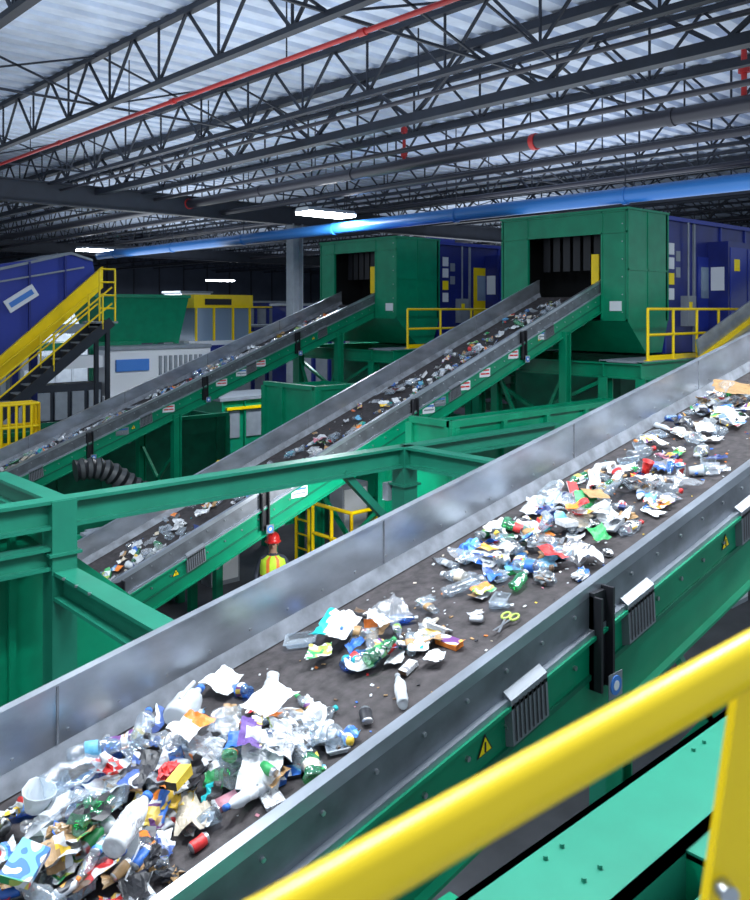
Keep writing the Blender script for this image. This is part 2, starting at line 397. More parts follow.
def blob(b,M,r,c,sc=(1,1,.5),c2=None,smooth=False,n=7):
    off=Vector((R()*50,R()*50,R()*50)); vs=[];fs=[];ms=[]
    k=2*n
    for i in range(n+1):
        phi=math.pi*i/n
        for j in range(k):
            t=math.pi*j/n
            v=Vector((math.sin(phi)*math.cos(t),math.sin(phi)*math.sin(t),math.cos(phi)))
            q=1+.75*(noise.noise(v*2.2+off))+.45*(noise.noise(v*6+off))
            vs.append((v.x*r*q*sc[0],v.y*r*q*sc[1],v.z*r*q*sc[2]+r*sc[2]*.8))
    for i in range(n):
        for j in range(k):
            fs.append((i*k+j,(i+1)*k+j,(i+1)*k+(j+1)%k,i*k+(j+1)%k)); ms.append(c if c2 is None or noise.noise(Vector((i*.7,j*.5,0))+off)<.12 else c2)
    b.add(vs,fs,ms,smooth,M)
def bottle(b,M,L=.22,r=.034,body=None,cap=None,label=None,sq=(1,1),cr=.35):
    body=body or CLEAR; cap=cap or TM['white']; lab=label or body
    k=L/.226
    prof=[(.001,.008*k),(r*.6,.004),(r*.9,0),(r,.015*k),(r*.93,.03*k),(r,.045*k),(r*.93,.06*k),(r,.068*k),(r,.095*k),(r,.12*k),(r*.94,.13*k),(r*.99,.142*k),(r*.8,.165*k),(r*.6,.182*k),(r*.42,.195*k),(r*.38,.205*k),(r*.44,.205*k),(r*.44,.226*k),(.001,.226*k)]
    ms=[body]*7+[lab]*2+[body]*6+[cap]*3
    Mr=M@Matrix.Translation((-L/2,0,r*min(sq)))@Matrix.Rotation(math.pi/2,4,'Y')
    b.lathe(prof,ms,Mr,14,sq,cr=cr)
def can(b,M,c):
    prof=[(.001,.004),(.024,.002),(.03,.01),(.033,.02),(.033,.06),(.033,.1),(.027,.115),(.027,.12),(.001,.117)]
    Mr=M@Matrix.Translation((-.06,0,.033))@Matrix.Rotation(math.pi/2,4,'Y')
    b.lathe(prof,[ALU,ALU,c,c,c,ALU,ALU,ALU],Mr,12,(random.uniform(.6,1),1),cr=.3)
def cup(b,M,c,r=.045,h=.11,lying=True,cr=.15):
    prof=[(.001,0),(r*.68,0),(r*.85,h/2),(r,h),(r*1.06,h),(r*1.04,h-.006),(r*.94,h-.008),(r*.66,.006),(.001,.006)]
    Mr=M@Matrix.Translation((-h/2,0,r*.9))@Matrix.Rotation(math.pi/2,4,'Y') if lying else M
    b.lathe(prof,c,Mr,14,cr=cr)
def carton(b,M,L,W,T,c1,c2):
    vs=[(x*L/2*random.uniform(.9,1),y*W/2*random.uniform(.9,1),z*T*random.uniform(.7,1.1)) for x in(-1,1) for y in(-1,1) for z in(0,1)]
    b.add(vs,[(0,1,3,2),(4,6,7,5),(0,4,5,1),(2,3,7,6),(0,2,6,4),(1,5,7,3)],[c2,c1,c1,c2,c1,c1],M=M)
    b.add([vs[1],vs[3],(-L/2-.03,W*.35,T+.025),(-L/2-.03,-W*.35,T+.02)],[(0,1,2,3)],c2,M=M)
def tray(b,M,L,W,T,c):
    vs=[]
    for k,(q,z) in enumerate(((.8,0),(1,T),(1.08,T),(1.08,T-.005),(.97,T-.006),(.78,.005))):
        for i,j in((-1,-1),(1,-1),(1,1),(-1,1)): vs.append((i*L/2*q*random.uniform(.93,1.05),j*W/2*q*random.uniform(.93,1.05),z))
    fs=[(0,1,2,3),(20,21,22,23)]
    for k in range(5):
        for i in range(4): fs.append((k*4+i,k*4+(i+1)%4,k*4+4+(i+1)%4,k*4+4+i))
    b.add(vs,fs,c,False,M)
def item(b,M,sc=1.):
    M=M@Matrix.Scale(sc,4)
    t=R()
    if t<.29: sheet(b,M,random.uniform(.09,.25),random.uniform(.07,.17),rp(),rp() if R()<.5 else None,n=8,amp=random.uniform(.4,1.),curl=random.uniform(-.1,.6))
    elif t<.40: sheet(b,M,random.uniform(.14,.30),random.uniform(.12,.22),FILM if R()<.65 else TM['white'],None,n=9,amp=random.uniform(.5,1.),curl=random.uniform(-.1,.4))
    elif t<.62: bottle(b,M,random.uniform(.18,.29),random.uniform(.033,.048),random.choice([CLEAR]*8+[CLG,CLB,MILK]),rc(),random.choice([None,None,rp(),rp()]),(random.uniform(.5,1),1))
    elif t<.69: blob(b,M,random.uniform(.05,.09),random.choice([CLEAR,FILM,CLEAR,TM['white2']]),(1.3,1,random.uniform(.4,.7)))
    elif t<.79: blob(b,M,random.uniform(.03,.06),rc(),(1.4,.9,.55),rp())
    elif t<.84: can(b,M,rp())
    elif t<.91: carton(b,M,random.uniform(.10,.19),random.uniform(.06,.12),random.uniform(.008,.05),rp(),rc())
    elif t<.96: cup(b,M,random.choice([TM['white'],CLEAR,CLEAR,TM['red'],MILK,PR[0]]),lying=R()<.8)
    else: tray(b,M,random.uniform(.13,.2),random.uniform(.1,.14),.04,random.choice([CLEAR,CLEAR,TM['white2'],CLEAR]))
def frame(C,s,a,up=0.,rz=0.,tilt=0.,tilt2=0.):
    th=math.atan(C['tan'])
    return Matrix.Translation((s,a,C['z0']+C['tan']*s+up+.004))@Matrix.Rotation(-th,4,'Y')@Matrix.Rotation(rz,4,'Z')@Matrix.Rotation(tilt,4,'X')@Matrix.Rotation(tilt2,4,'Y')
def clip(a,C): return min(max(a,C['aR']+.17),C['aL']-.17)
def pile(C,b,cl):
    for s,a,ds,da,n,sc,hh in cl:
        for _ in range(n):
            x=random.gauss(0,1);y=random.gauss(0,1)
            x=max(-1.9,min(1.9,x));y=max(-1.9,min(1.9,y))
            up=hh*max(0,1-(x*x+y*y)/3)*R()
            item(b,frame(C,s+x*ds,clip(a+y*da,C),up,R()*6.28,random.uniform(-.6,.6)*(up>.02),random.uniform(-.5,.5)*(up>.02)),sc*random.uniform(.75,1.2))
def crumbs(C,b,s0,s1,n):
    for _ in range(n):
        s=random.uniform(s0,s1);a=random.uniform(C['aR']+.12,C['aL']-.12);q=random.uniform(.004,.014)
        M=frame(C,s,a,0,R()*6.28,R()*.4)
        b.box(-q,q,-q*.6,q*.6,0,.003,rc(),M)
b=B('mixed_recyclables')
pile(C1,b,[(1.5,3.8,.2,.3,50,1.,.14),(1.75,3.5,.15,.2,22,.95,.12),(2.0,3.95,.25,.26,54,1.,.16),(2.45,3.65,.25,.22,50,1.,.16),(2.8,3.55,.18,.15,16,.9,.06),(2.6,4.2,.2,.1,7,1,.0),
 (3.55,4.05,.2,.18,15,1,.06),(3.75,3.7,.22,.16,15,.95,.05),(4.3,3.85,.3,.2,18,.9,.05),(4.9,3.85,.25,.25,28,1.,.1),
 (5.5,3.85,.35,.27,54,1.05,.16),(6.2,3.9,.4,.24,56,1.05,.16),(6.9,3.85,.3,.25,28,1.,.08),(7.7,4.0,.3,.25,18,1.,.06),(8.6,4.0,.4,.28,48,1.1,.16),(9.6,3.8,.6,.3,42,1.1,.12),(11.5,3.7,.9,.35,40,1.1,.1),(14.5,3.7,1.3,.35,40,1,.1),(.6,3.7,.5,.35,40,1,.08),(-.5,3.7,.4,.3,20,1,.06)])
crumbs(C1,b,0,12,800)
b.done(fix=False)
for C,nm in((C2,2),(C3,3)):
    b=B('mixed_recyclables')
    cl=[]
    q=3.
    mid=(C['aR']+C['aL'])/2
    while q<16.8:
        cl.append((q,mid+random.uniform(-.3,.3),.35,.4,int(random.uniform(13,26)) if nm==2 else 34,1.15,.1)); q+=.7
    pile(C,b,cl); crumbs(C,b,3,16.8,300); b.done(fix=False)

# hero litter, belt coordinates (s along, a across)
def hero(nm,s,a,fn,up=.05,rz=0.,t=0.,t2=0.):
    b=B(nm); fn(b,frame(C1,s,a,up,rz,t,t2)); return b.done(fix=False)
def jug(b,M):
    prof=[(.001,0),(.06,0),(.07,.004),(.078,.02),(.078,.06),(.076,.1),(.078,.15),(.06,.2),(.035,.225),(.022,.24),(.02,.26),(.026,.26),(.026,.285),(.001,.285)]
    Mr=M@Matrix.Translation((-.14,0,.07))@Matrix.Rotation(math.pi/2,4,'Y')
    b.lathe(prof,[MILK]*10+[TM['blue']]*3,Mr,18,(.85,1),cr=.22)
    b.cyl((.02,.0,.14),(.09,.0,.135),.012,MILK,8,M=M); b.cyl((-.06,0,.13),(.02,0,.14),.012,MILK,8,M=M)
hero('plastic_milk_jug',2.42,4.16,jug,.12,.5)
hero('crumpled_paper',2.78,4.38,lambda b,M:sheet(b,M,.24,.2,TM['white'],None,9,.25,.1),.04,.3,.3)
hero('teal_snack_bag',3.5,4.18,lambda b,M:sheet(b,M,.34,.24,TM['white'],TM['teal'],12,.5,.2),.06,.4,.2)
hero('plastic_bag',3.78,3.98,lambda b,M:sheet(b,M,.34,.24,FILM,TM['white'],12,.7,.2),.05,1.2)
hero('blue_wrapper',4.85,4.22,lambda b,M:blob(b,M,.09,TM['blue'],(1.4,.9,.55),TM['sky'],n=10),.02,.2)
hero('green_soda_bottle',3.5,3.75,lambda b,M:bottle(b,M,.26,.042,CLG,TM['green'],PR[2]),.05,.1)
hero('clear_water_bottle',1.95,4.28,lambda b,M:bottle(b,M,.3,.05,CLEAR,TM['white'],TM['sky']),.09,-.5)
hero('clear_soda_bottle',1.75,4.1,lambda b,M:bottle(b,M,.32,.06,CLEAR,TM['white']),.15,-.2)
hero('clear_juice_bottle',2.2,4.25,lambda b,M:bottle(b,M,.26,.05,CLEAR,TM['blue']),.1,.9)
hero('white_label_bottle',1.75,3.5,lambda b,M:bottle(b,M,.32,.055,TM['white'],TM['blue'],PR[4],cr=.12),.18,.6)
hero('green_bowl',1.32,4.28,lambda b,M:cup(b,M,TM['lime'],.09,.06,False),.1,0,.5,.4)
hero('plastic_tub',1.55,4.12,lambda b,M:cup(b,M,MILK,.075,.1,False),.14,0,.3,.3)
hero('yellow_cap_carton',2.05,3.62,lambda b,M:carton(b,M,.13,.07,.05,TM['yellow'],TM['black']),.18,.4)
hero('purple_wrapper',2.45,3.62,lambda b,M:sheet(b,M,.26,.12,PR[5],TM['purple'],10,.6,.2),.17,.9,.3)
hero('orange_paper_wrapper',2.3,3.95,lambda b,M:sheet(b,M,.2,.16,TM['orange'],TM['white'],10,.7,.2),.16,.3,.2)
hero('white_food_wrapper',2.7,3.82,lambda b,M:sheet(b,M,.3,.2,TM['white'],None,12,.5,.2),.14,.2,.2)
hero('printed_carton',1.35,3.7,lambda b,M:carton(b,M,.2,.14,.05,PR[0],PR[2]),.18,.7,.3)
hero('crumpled_green_bag',1.7,3.8,lambda b,M:blob(b,M,.08,CLG,(1.2,1,.6),TM['black'],n=9),.13,.2)
hero('black_wrapper',1.95,3.85,lambda b,M:sheet(b,M,.26,.14,TM['black'],PR[3],10,.6,.2),.17,.7,.2)
hero('red_wrapper',2.05,3.72,lambda b,M:blob(b,M,.045,TM['red'],(1.4,1,.6),n=8),.17,.7)
hero('cardboard_flap',9.0,4.1,lambda b,M:sheet(b,M,.5,.42,TM['kraft'],None,6,.15,.1),.18,.4,.2)
hero('cardboard_flap',9.9,3.9,lambda b,M:sheet(b,M,.5,.4,TM['kraft'],TM['cream'],6,.2,.1),.18,1.1,.2)
hero('cardboard_scrap',5.9,3.8,lambda b,M:sheet(b,M,.24,.18,TM['kraft'],None,6,.2,.1),.17,.9,.2)
hero('clear_bottle_large',5.95,4.25,lambda b,M:bottle(b,M,.36,.07,CLEAR,TM['white']),.06,.2)
def scis(b,M):
    for sg in(-1,1):
        pts=[Vector((.1+.04*math.cos(t*math.pi/5),sg*(.03+.025*math.sin(t*math.pi/5)),.01)) for t in range(11)]
        for i in range(10): b.cyl(pts[i],pts[i+1],.008,CLG if False else TM['lime'],6,M=M)
        b.bar((.07,sg*.02,.01),(-.1,-sg*.02,.012),.014,.003,ALU,M=M)
hero('green_handled_scissors',4.2,3.38,scis,.02,.2)

# ------------------------------------------------------------------ sorting cabins
def rail(name,pts,hgt=1.1,r=.024,post=1.5,m=YEL):
    b=B(name)
    for i in range(len(pts)-1):
        p0=Vector(pts[i]);p1=Vector(pts[i+1]);L=(p1-p0).length;n=max(1,round(L/post))
        for k in (1,.5): b.cyl(p0+Vector((0,0,hgt*k)),p1+Vector((0,0,hgt*k)),r,m,10)
        b.bar(p0+Vector((0,0,.06)),p1+Vector((0,0,.06)),.01,.11,m)
        for j in range(n+1):
            q=p0.lerp(p1,j/n); b.cyl(q,q+Vector((0,0,hgt)),r,m,10); b.box(q.x-.06,q.x+.06,q.y-.06,q.y+.06,q.z,q.z+.015,m)
    return b.done()
def cabin(a0,a1,o0,o1,zt):
    s0=17.0;s1=18.8;zb=-.25
    b=B('sorting_cabin')
    oz0,oz1=.1,1.75
    b.box(s0,s0+.06,a0,o0,zb,zt,GREEN); b.box(s0,s0+.06,o1,a1,zb,zt,GREEN)
    b.box(s0,s0+.06,o0,o1,oz1,zt,GREEN); b.box(s0,s0+.06,o0,o1,zb,oz0-.35,GREEN)
    b.box(s0,s1,a0,a0+.06,zb,zt,GREEN); b.box(s0,s1,a1-.06,a1,zb,zt,GREEN); b.box(s0-.03,s1+.02,a0-.03,a1+.03,zt,zt+.05,GREEN)
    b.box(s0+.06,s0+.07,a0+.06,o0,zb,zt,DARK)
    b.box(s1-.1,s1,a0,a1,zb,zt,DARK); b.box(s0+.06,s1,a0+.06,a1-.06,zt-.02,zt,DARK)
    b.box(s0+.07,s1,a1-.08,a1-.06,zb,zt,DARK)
    # hanging rubber curtain strips and yellow pull-cord bracket inside the mouth
    for k in range(7): b.box(s0+.5,s0+.52,o0+.05+k*(o1-o0)/7.2,o0+.25+k*(o1-o0)/7.2,.95,zt-.05,BLACK)
    b.box(s0+.1,s0+.14,o0+.15,o0+.35,.5,1.3,YEL)
    for y in(a0,o0-.02,o1,a1-.04): b.box(s0-.02,s0,y,y+.04,zb,zt,GREEN)
    for z in(oz1,zt-.04): b.box(s0-.02,s0,a0,a1,z,z+.035,GREEN)
    b.box(s0-.02,s0,a0,o0,zb,zb+.05,GREEN)
    for x in(s0,s0+.85,s1-.04): b.box(x,x+.04,a0-.02,a0,zb,zt,GREEN)
    b.box(s0,s1,a0-.02,a0,.9,.94,GREEN)
    for k in range(6): b.cyl((s0-.02,a0+.12,zb+.2+k*.4),(s0-.03,a0+.12,zb+.2+k*.4),.015,BOLT,6)
    b.prism_y([(s0,zb),(s1,zb),(s1-.3,-1.0),(s0+.8,-1.0)],a0,a1,GREEN)
    b.box(s0-.02,s0,a0+.15,a0+.45,-.02,.2,WHITE)
    x=s1; c0=a0+.15;c1=a1-.1
    b.box(x,x+9,c0,c1,-1.05,zt-.1,BLUE)
    b.box(x,x+9.1,c0-.1,c1+.1,zt-.1,zt,BLUE2)
    for i in range(7):
        xx=x+.05+i*1.45
        b.box(xx,xx+.07,c0-.05,c0,-1.05,zt-.1,GREY if i==1 else BLUE2)
        if i in(1,4): 
            b.box(xx+.25,xx+1.15,c0-.03,c0,-1.05,1.35,YEL if a0>15 else BLUE2); b.box(xx+.4,xx+1.0,c0-.04,c0-.03,.3,1.1,GLASS); b.box(xx+1.03,xx+1.08,c0-.07,c0-.03,-.2,-.05,BLACK)
        elif i>0:
            b.box(xx+.25,xx+1.25,c0-.02,c0,.35,1.25,GLASS); b.box(xx+.2,xx+1.3,c0-.03,c0-.005,.27,.35,WHITE)
            b.box(xx+.2,xx+1.3,c0-.03,c0-.005,1.25,1.3,WHITE)
    for k,(zz0,mm) in enumerate(((1.35,WHITE),(1.0,WHITE),(.62,STK_Y),(.25,WHITE))): b.box(x+.3,x+.55,c0-.02,c0,zz0,zz0+.28,mm)
    for zz0 in(1.2,.8): b.box(x+.65,x+.85,c0-.02,c0,zz0,zz0+.25,GREY)
    b.box(x+.9,x+1.3,c0-.2,c0,-.4,.35,GREY); b.box(x+.95,x+1.1,c0-.21,c0-.2,0,.2,STK_Y)
    b.cyl((x+1.1,c0-.1,.35),(x+1.1,c0-.1,zt-.1),.025,GREY,8)
    b.box(x+2.3,x+4.4,c0-.55,c0,-.9,1.75,BLUE); b.box(x+2.4,x+3.3,c0-.57,c0-.55,-.7,1.6,BLUE2); b.box(x+3.4,x+4.3,c0-.57,c0-.55,-.7,1.6,BLUE2)
    b.box(x+2.29,x+2.3,c0-.45,c0-.1,.5,1.1,WHITE); b.box(x+2.6,x+2.9,c0-.58,c0-.57,1.0,1.3,STK_Y); b.box(x+3.6,x+4.1,c0-.58,c0-.57,.8,1.2,WHITE)
    b.box(x+1.,x+2.2,c0+1.2,c0+2.4,zt,zt+.25,BLUE2)
    b.done()
    b=B('cabin_platform')
    for y in(a0-.9,a0,a1):
        b.ibeam((s0-1.0,y,-1.28),(s0+11,y,-1.28),.18,.34,GREEN,.025)
        for x in(s0-.9,s0+2.2,s0+5.5,s0+8.8): 
            b.ibeam((x,y,FL),(x,y,-1.45),.22,.22,GREEN,.025); b.box(x-.2,x+.2,y-.2,y+.2,FL,FL+.03,GREEN)
    for x in(s0-.9,s0+2.2,s0+5.5,s0+8.8):
        b.ibeam((x,a0-.9,-1.3),(x,a1,-1.3),.18,.3,GREEN,.025)
        b.bar((x,a0,-3.2),(x,a1,-1.5),.08,.08,GREEN); b.bar((x,a1,-3.2),(x,a0,-1.5),.08,.08,GREEN)
        b.ibeam((x,a0-.9,-3.3),(x,a1,-3.3),.16,.24,GREEN,.025)
    b.bar((s0-.9,a0,-3.),(s0+2.2,a0,-1.5),.08,.08,GREEN); b.bar((s0+5.5,a0,-3.),(s0+2.2,a0,-1.5),.08,.08,GREEN)
    b.ibeam((s0-1,a0,-2.3),(s0+9,a0,-2.3),.16,.24,GREEN,.02)
    b.box(s0-1,s0+11,a0-.95,a0+.1,-1.12,-1.08,GREY)
    b.box(s0+.2,s0+9,a0+.3,a1-.3,-2.9,-1.5,GREEN2)
    b.done()
cabin(10.14,13.73,10.8,12.9,2.27)
cabin(17.6,21.1,18.5,20.4,2.1)
rail('yellow_guardrail',[(16.3,9.25,-1.08),(26,9.25,-1.08)],1.1,.032,1.1)
rail('yellow_guardrail',[(16.6,16.75,-1.08),(26,16.75,-1.08)],1.1,.034,1.3)
b=B('yellow_incline_chute')
for y in(8.1,8.75): b.bar((17.6,y,-1.15),(24.5,y,1.1),.06,.26,YEL)
b.bar((17.6,8.45,-1.15),(24.5,8.45,1.1),.65,.06,GALV)
b.bar((17.6,8.8,-.82),(24.5,8.8,1.43),.04,.36,GALV)
for q in(19,23): 
    b.bar((q,8.1,FL),(q,8.1,-1.0),.12,.12,GREEN); b.bar((q,8.8,FL),(q,8.8,-1.0),.12,.12,GREEN)
b.done()

# ------------------------------------------------------------------ steel frame between conveyors
b=B('green_steel_frame')
zt=-2.1
b.ibeam((-1,8.7,zt),(8.6,8.7,zt),.22,.26,TEAL,.03)
for x in(3.53,8.56): 
    b.box(x-.13,x+.13,8.57,8.83,FL,zt+.14,TEAL); b.box(x-.22,x+.22,8.48,8.92,FL,FL+.03,TEAL)
    b.box(x-.17,x+.17,8.53,8.87,zt-.42,zt-.39,TEAL)
b.ibeam((8.56,8.7,zt),(8.56,5.4,zt),.22,.26,TEAL,.03)
b.ibeam((8.56,8.7,zt+.02),(12.2,8.7,zt+.02),.22,.22,TEAL,.03)
b.ibeam((3.53,8.7,-2.82),(3.53,5.3,-2.82),.24,.26,TEAL,.03)
b.ibeam((3.53,8.7,zt),(3.53,10.6,zt),.22,.24,TEAL,.03)
b.ibeam((3.53,8.7,-2.55),(.5,8.7,-2.55),.2,.2,TEAL,.03)
for x,y in((3.53,5.4),(8.56,5.4)): b.ibeam((x,y,FL),(x,y,-2.2 if x>5 else -2.95),.24,.24,TEAL,.03)
b.bar((8.56,8.7,-3.3),(7.4,8.7,-2.2),.1,.1,TEAL)
for y in(8.3,8.0,7.7): b.cyl((3.41,y,-2.69),(3.41,y,-2.67),.02,BOLT,6)
b.done()
b=B('green_hopper')
b.box(.5,3.3,9.3,9.36,-4.6,-2.3,GREEN)
b.prism_y([(3.3,-2.3),(4.8,-3.6),(4.8,-4.6),(3.3,-4.6)],9.3,9.36,GREEN)
b.box(.5,.56,9.3,10.7,-4.6,-2.3,GREEN2)
b.box(.5,3.4,9.2,9.3,-2.36,-2.26,GREEN)
b.bar((3.35,9.26,-2.32),(4.8,9.26,-3.6),.1,.1,GREEN)
for x in(.6,2.0,3.2): b.box(x,x+.07,9.22,9.3,-4.6,-2.3,GREEN)
for x in(.6,4.6): b.bar((x,9.25,FL),(x,9.25,-4.5),.15,.15,GREEN)
b.done()
def bunker(s0,s1,a0,a1,z0,z1,m=GREEN2):
    b=B('storage_bunker')
    b.box(s0,s1,a0,a0+.06,z0,z1,m); b.box(s0,s1,a1-.06,a1,z0,z1,m); b.box(s0,s0+.06,a0,a1,z0,z1,m); b.box(s1-.06,s1,a0,a1,z0,z1,m)
    b.box(s0-.06,s1+.06,a0-.06,a0+.06,z1,z1+.1,GREEN); b.box(s0-.06,s0+.06,a0,a1,z1,z1+.1,GREEN)
    x=s0
    while x<s1: b.box(x,x+.1,a0-.08,a0,z0,z1,m); x+=1.2
    y=a0
    while y<a1: b.box(s0-.08,s0,y,y+.1,z0,z1,m); y+=1.2
    for x in(s0,s1):
        for y in(a0,a1): b.bar((x,y,FL),(x,y,z1),.14,.14,GREEN)
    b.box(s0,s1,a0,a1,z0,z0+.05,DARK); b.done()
bunker(9.9,15.6,9.0,9.9,-4.8,-1.85,GREEN)
bunker(12.1,14.0,15.2,17.2,-4.6,-1.85,GREEN)
bunker(14.4,15.8,14.6,16.4,-4.6,-2.2,GREEN2)
bunker(3,8.5,15.0,17.8,-5.7,-4.2)
bunker(20.5,30,14.5,16.4,-5.7,-3.4)
bunker(4,14,21.9,24,-5.7,-3.2)
b=B('access_platform')
b.box(6.2,10.4,13.4,14.4,-3.95,-3.9,GREY)
for x in(6.3,8.4,10.3):
    for y in(13.45,14.35): b.bar((x,y,FL),(x,y,-3.95),.14,.14,GREEN)
b.ibeam((6.2,13.4,-4.08),(10.4,13.4,-4.08),.12,.22,GREEN); b.done()
rail('yellow_guardrail',[(8.4,13.45,-3.9),(10.3,13.45,-3.9),(10.3,14.3,-3.9)],1.1,.03,.6)
b=B('sorting_step_platform'); b.box(9.7,11.1,11.2,12.5,-4.78,-4.7,GREY)
for x in(9.8,11.0):
    for y in(11.3,12.4): b.bar((x,y,FL),(x,y,-4.78),.1,.1,GREEN)
b.done()
rail('yellow_guardrail',[(9.8,12.4,-4.7),(9.8,11.3,-4.7),(11.0,11.3,-4.7)],1.1,.035,.5)
b=B('yellow_ladder')
for y in(12.9,13.3): b.cyl((10.1,y,FL),(10.1,y,-3.0),.035,YEL,8)
for k in range(9): b.cyl((10.1,12.9,FL+.3+k*.28),(10.1,13.3,FL+.3+k*.28),.02,YEL,8)
b.done()
rail('yellow_cage',[(6.0,21.0,-3.4),(8.0,21.0,-3.4),(8.0,21.5,-3.4),(6.,21.5,-3.4)],1.1,.035,.18)
b=B('black_flexible_duct')
pp=[]
for i in range(40):
    t=i/39; pp.append(Vector((7.3+3.*t,17.2-.5*t,-3.35-1.0*t+.15*math.sin(t*9))))
DG=mat('duct_dark_grey',(.06,.065,.07),.45)
for i in range(39): b.cyl(pp[i],pp[i+1],.2 if i%2 else .24,DG if i%2 else BLACK,12,.24 if i%2 else .2)
b.done()
for (x,y,h) in ((16.2,7.4,2.2),(6.5,14.5,1.8),(9.4,15.3,2.4),(11.2,13.2,2.2)):
    b=B('electrical_cabinet'); b.box(x,x+.7,y,y+.4,FL,FL+h,GREY); b.box(x+.05,x+.65,y-.02,y,FL+.1,FL+h-.1,WHITE); b.box(x+.55,x+.6,y-.05,y-.02,FL+1,FL+1.15,BLACK); b.done()
b=B('drive_motor'); b.cyl((12.3,7.8,-5.2),(13,7.8,-5.2),.25,BLUE2,16); b.box(12.2,13.1,7.5,8.1,FL,-5.4,GREY); b.cyl((13,7.8,-5.2),(13.2,7.8,-5.2),.15,BLACK,12); b.done()
# added fill lamp on the frame post, brightens the worker in the pit aisle
b=B('worker_fill_fixture'); b.box(8.36,8.7,8.84,8.95,-2.75,-2.5,GREY); b.box(8.39,8.67,8.95,8.96,-2.72,-2.53,LAMP); b.done()
l=bpy.data.lights.new('worker_fill_light','AREA'); l.size=.3; l.energy=85; o=bpy.data.objects.new('worker_fill_light',l); o.location=(8.5,9.0,-2.65+H)
o.rotation_euler=(Vector((8.6,12.,-4.6))-Vector((8.5,9.0,-2.65))).to_track_quat('-Z','Y').to_euler(); bpy.context.collection.objects.link(o)

# ------------------------------------------------------------------ blue inclined conveyor, far left
b=B('blue_inclined_conveyor')
T=.875; zl=lambda x:-1.70+T*(x-8.75)
b.prism_y([(3.5,zl(3.5)),(3.5,-1.2),(6.5,.95),(8.75,1.35),(10.9,1.75),(11.6,1.55),(11.75,.95)],26,28.4,BLUE2)
b.prism_y([(3.5,zl(3.5)-.38),(3.5,zl(3.5)+.36),(11.9,zl(11.9)+.34),(11.9,zl(11.9)-.34)],25.88,26.0,YEL)
b.prism_y([(3.5,-.2),(3.5,-.1),(10.9,1.82),(11.6,1.62),(11.6,1.55),(10.9,1.74)],25.95,28.4,GREY)
for x in(7,8.3,9.6,10.7): b.bar((x,25.96,zl(x)),(x,25.96,1.3+.2*(x-8.75)),.07,.06,BLUE)
b.bar((7,25.95,.5),(11.3,25.95,1.35),.05,.05,GREY)
MM=Matrix.Translation((9.35,25.95,.35))@Matrix.Rotation(-math.atan(T)*.8,4,'Y')
b.box(-.5,.5,-.03,.03,-.2,.2,WHITE,MM); b.box(-.4,.4,-.04,-.02,-.08,.08,STK_B,MM)
for x in(4.5,7,9.8): b.bar((x,26.2,FL),(x,26.2,zl(x)),.2,.2,BLUE); b.bar((x,27.8,FL),(x,27.8,zl(x)),.2,.2,BLUE)
b.done()
b=B('yellow_railed_staircase')
z=lambda x:-2.95+.8*(x-8.35)
for y in(24.6,25.6): b.bar((5,y,z(5)),(11.6,y,z(11.6)),.05,.3,STEEL)
x=5.
while x<11.6: b.box(x,x+.3,24.6,25.6,z(x)+.05,z(x)+.09,GREY); b.box(x+.28,x+.3,24.6,25.6,z(x)+.05,z(x)+.28,STEEL); x+=.3
for y in(24.6,25.6):
    for k in(.55,1.05): b.cyl((5,y,z(5)+k),(11.6,y,z(11.6)+k),.028,YEL,8)
    for x in(5,6.6,8.2,9.8,11.3): b.cyl((x,y,z(x)),(x,y,z(x)+1.1),.03,YEL,8)
zt2=z(11.6)
b.box(11.1,11.8,24.6,25.6,zt2-.06,zt2,GREY)
for k in(.4,.8,1.2,1.6): b.cyl((11.2,24.6,zt2+k),(11.7,24.6,zt2+k),.028,YEL,8)
for x in(11.2,11.7): b.cyl((x,24.6,zt2),(x,24.6,zt2+1.6),.03,YEL,8)
for y in(24.7,25.5): b.bar((11.5,y,FL),(11.5,y,zt2),.12,.12,STEEL)
b.done()
b=B('green_infeed_hopper')
s0,s1=16.,20.3
b.add([(s0-.3,35,.6),(s1,35,.6),(s1,38,.6),(s0-.3,38,.6),(s0+.6,35.4,-1.5),(s1-.3,35.4,-1.5),(s1-.3,37.6,-1.5),(s0+.6,37.6,-1.5)],[(0,1,5,4),(1,2,6,5),(2,3,7,6),(3,0,4,7)],GREEN)
b.box(s0-.35,s1+.05,34.9,35.05,.55,.7,GREEN)
b.box(s0-2.5,s0+.2,35.2,35.6,-1.0,-.6,GREY); b.box(s0-2.5,s0+2,35.2,37,-1.7,-1.4,GREEN)
for x in(s0+.7,s1-.4): b.bar((x,35.5,FL),(x,35.5,-1.4),.2,.2,GREEN); b.bar((x,37.5,FL),(x,37.5,-1.4),.2,.2,GREEN)
b.done(fix=False)
b=B('baler_machine')
b.box(15.6,20.6,33.6,34.8,-3.6,-1.7,WHITE); b.box(15.6,20.6,33.5,34.9,-1.7,-1.55,GREY)
b.box(16,17.5,33.5,33.6,-2.6,-2.1,STK_B)
for i in range(9): b.box(18+i*.25,18.12+i*.25,33.52,33.6,-3.3,-2.0,GREY)
b.box(15.4,21,33.4,35,FL,-3.6,WHITE); b.box(12.5,15.6,33.8,34.6,-2.4,-1.9,WHITE); b.box(12.5,15.4,33.6,34.6,FL,-3.0,STEEL)
for k in range(6): b.box(15.8+k*.8,16.3+k*.8,33.3,33.4,-5.0,-4.0,GREY)
for k in range(4): b.box(12.7+k*.7,13.2+k*.7,33.5,33.6,-4.4,-3.3,GREY)
b.done()
b=B('optical_sorter')
b.box(21.2,24.4,36,39,-1.5,.1,GLASS); b.box(21.1,24.5,35.9,39.1,.1,.75,YEL); b.box(21.2,24.4,36,39,FL,-1.5,GREY)
b.box(21.7,23.2,35.86,35.9,.25,.55,BLACK)
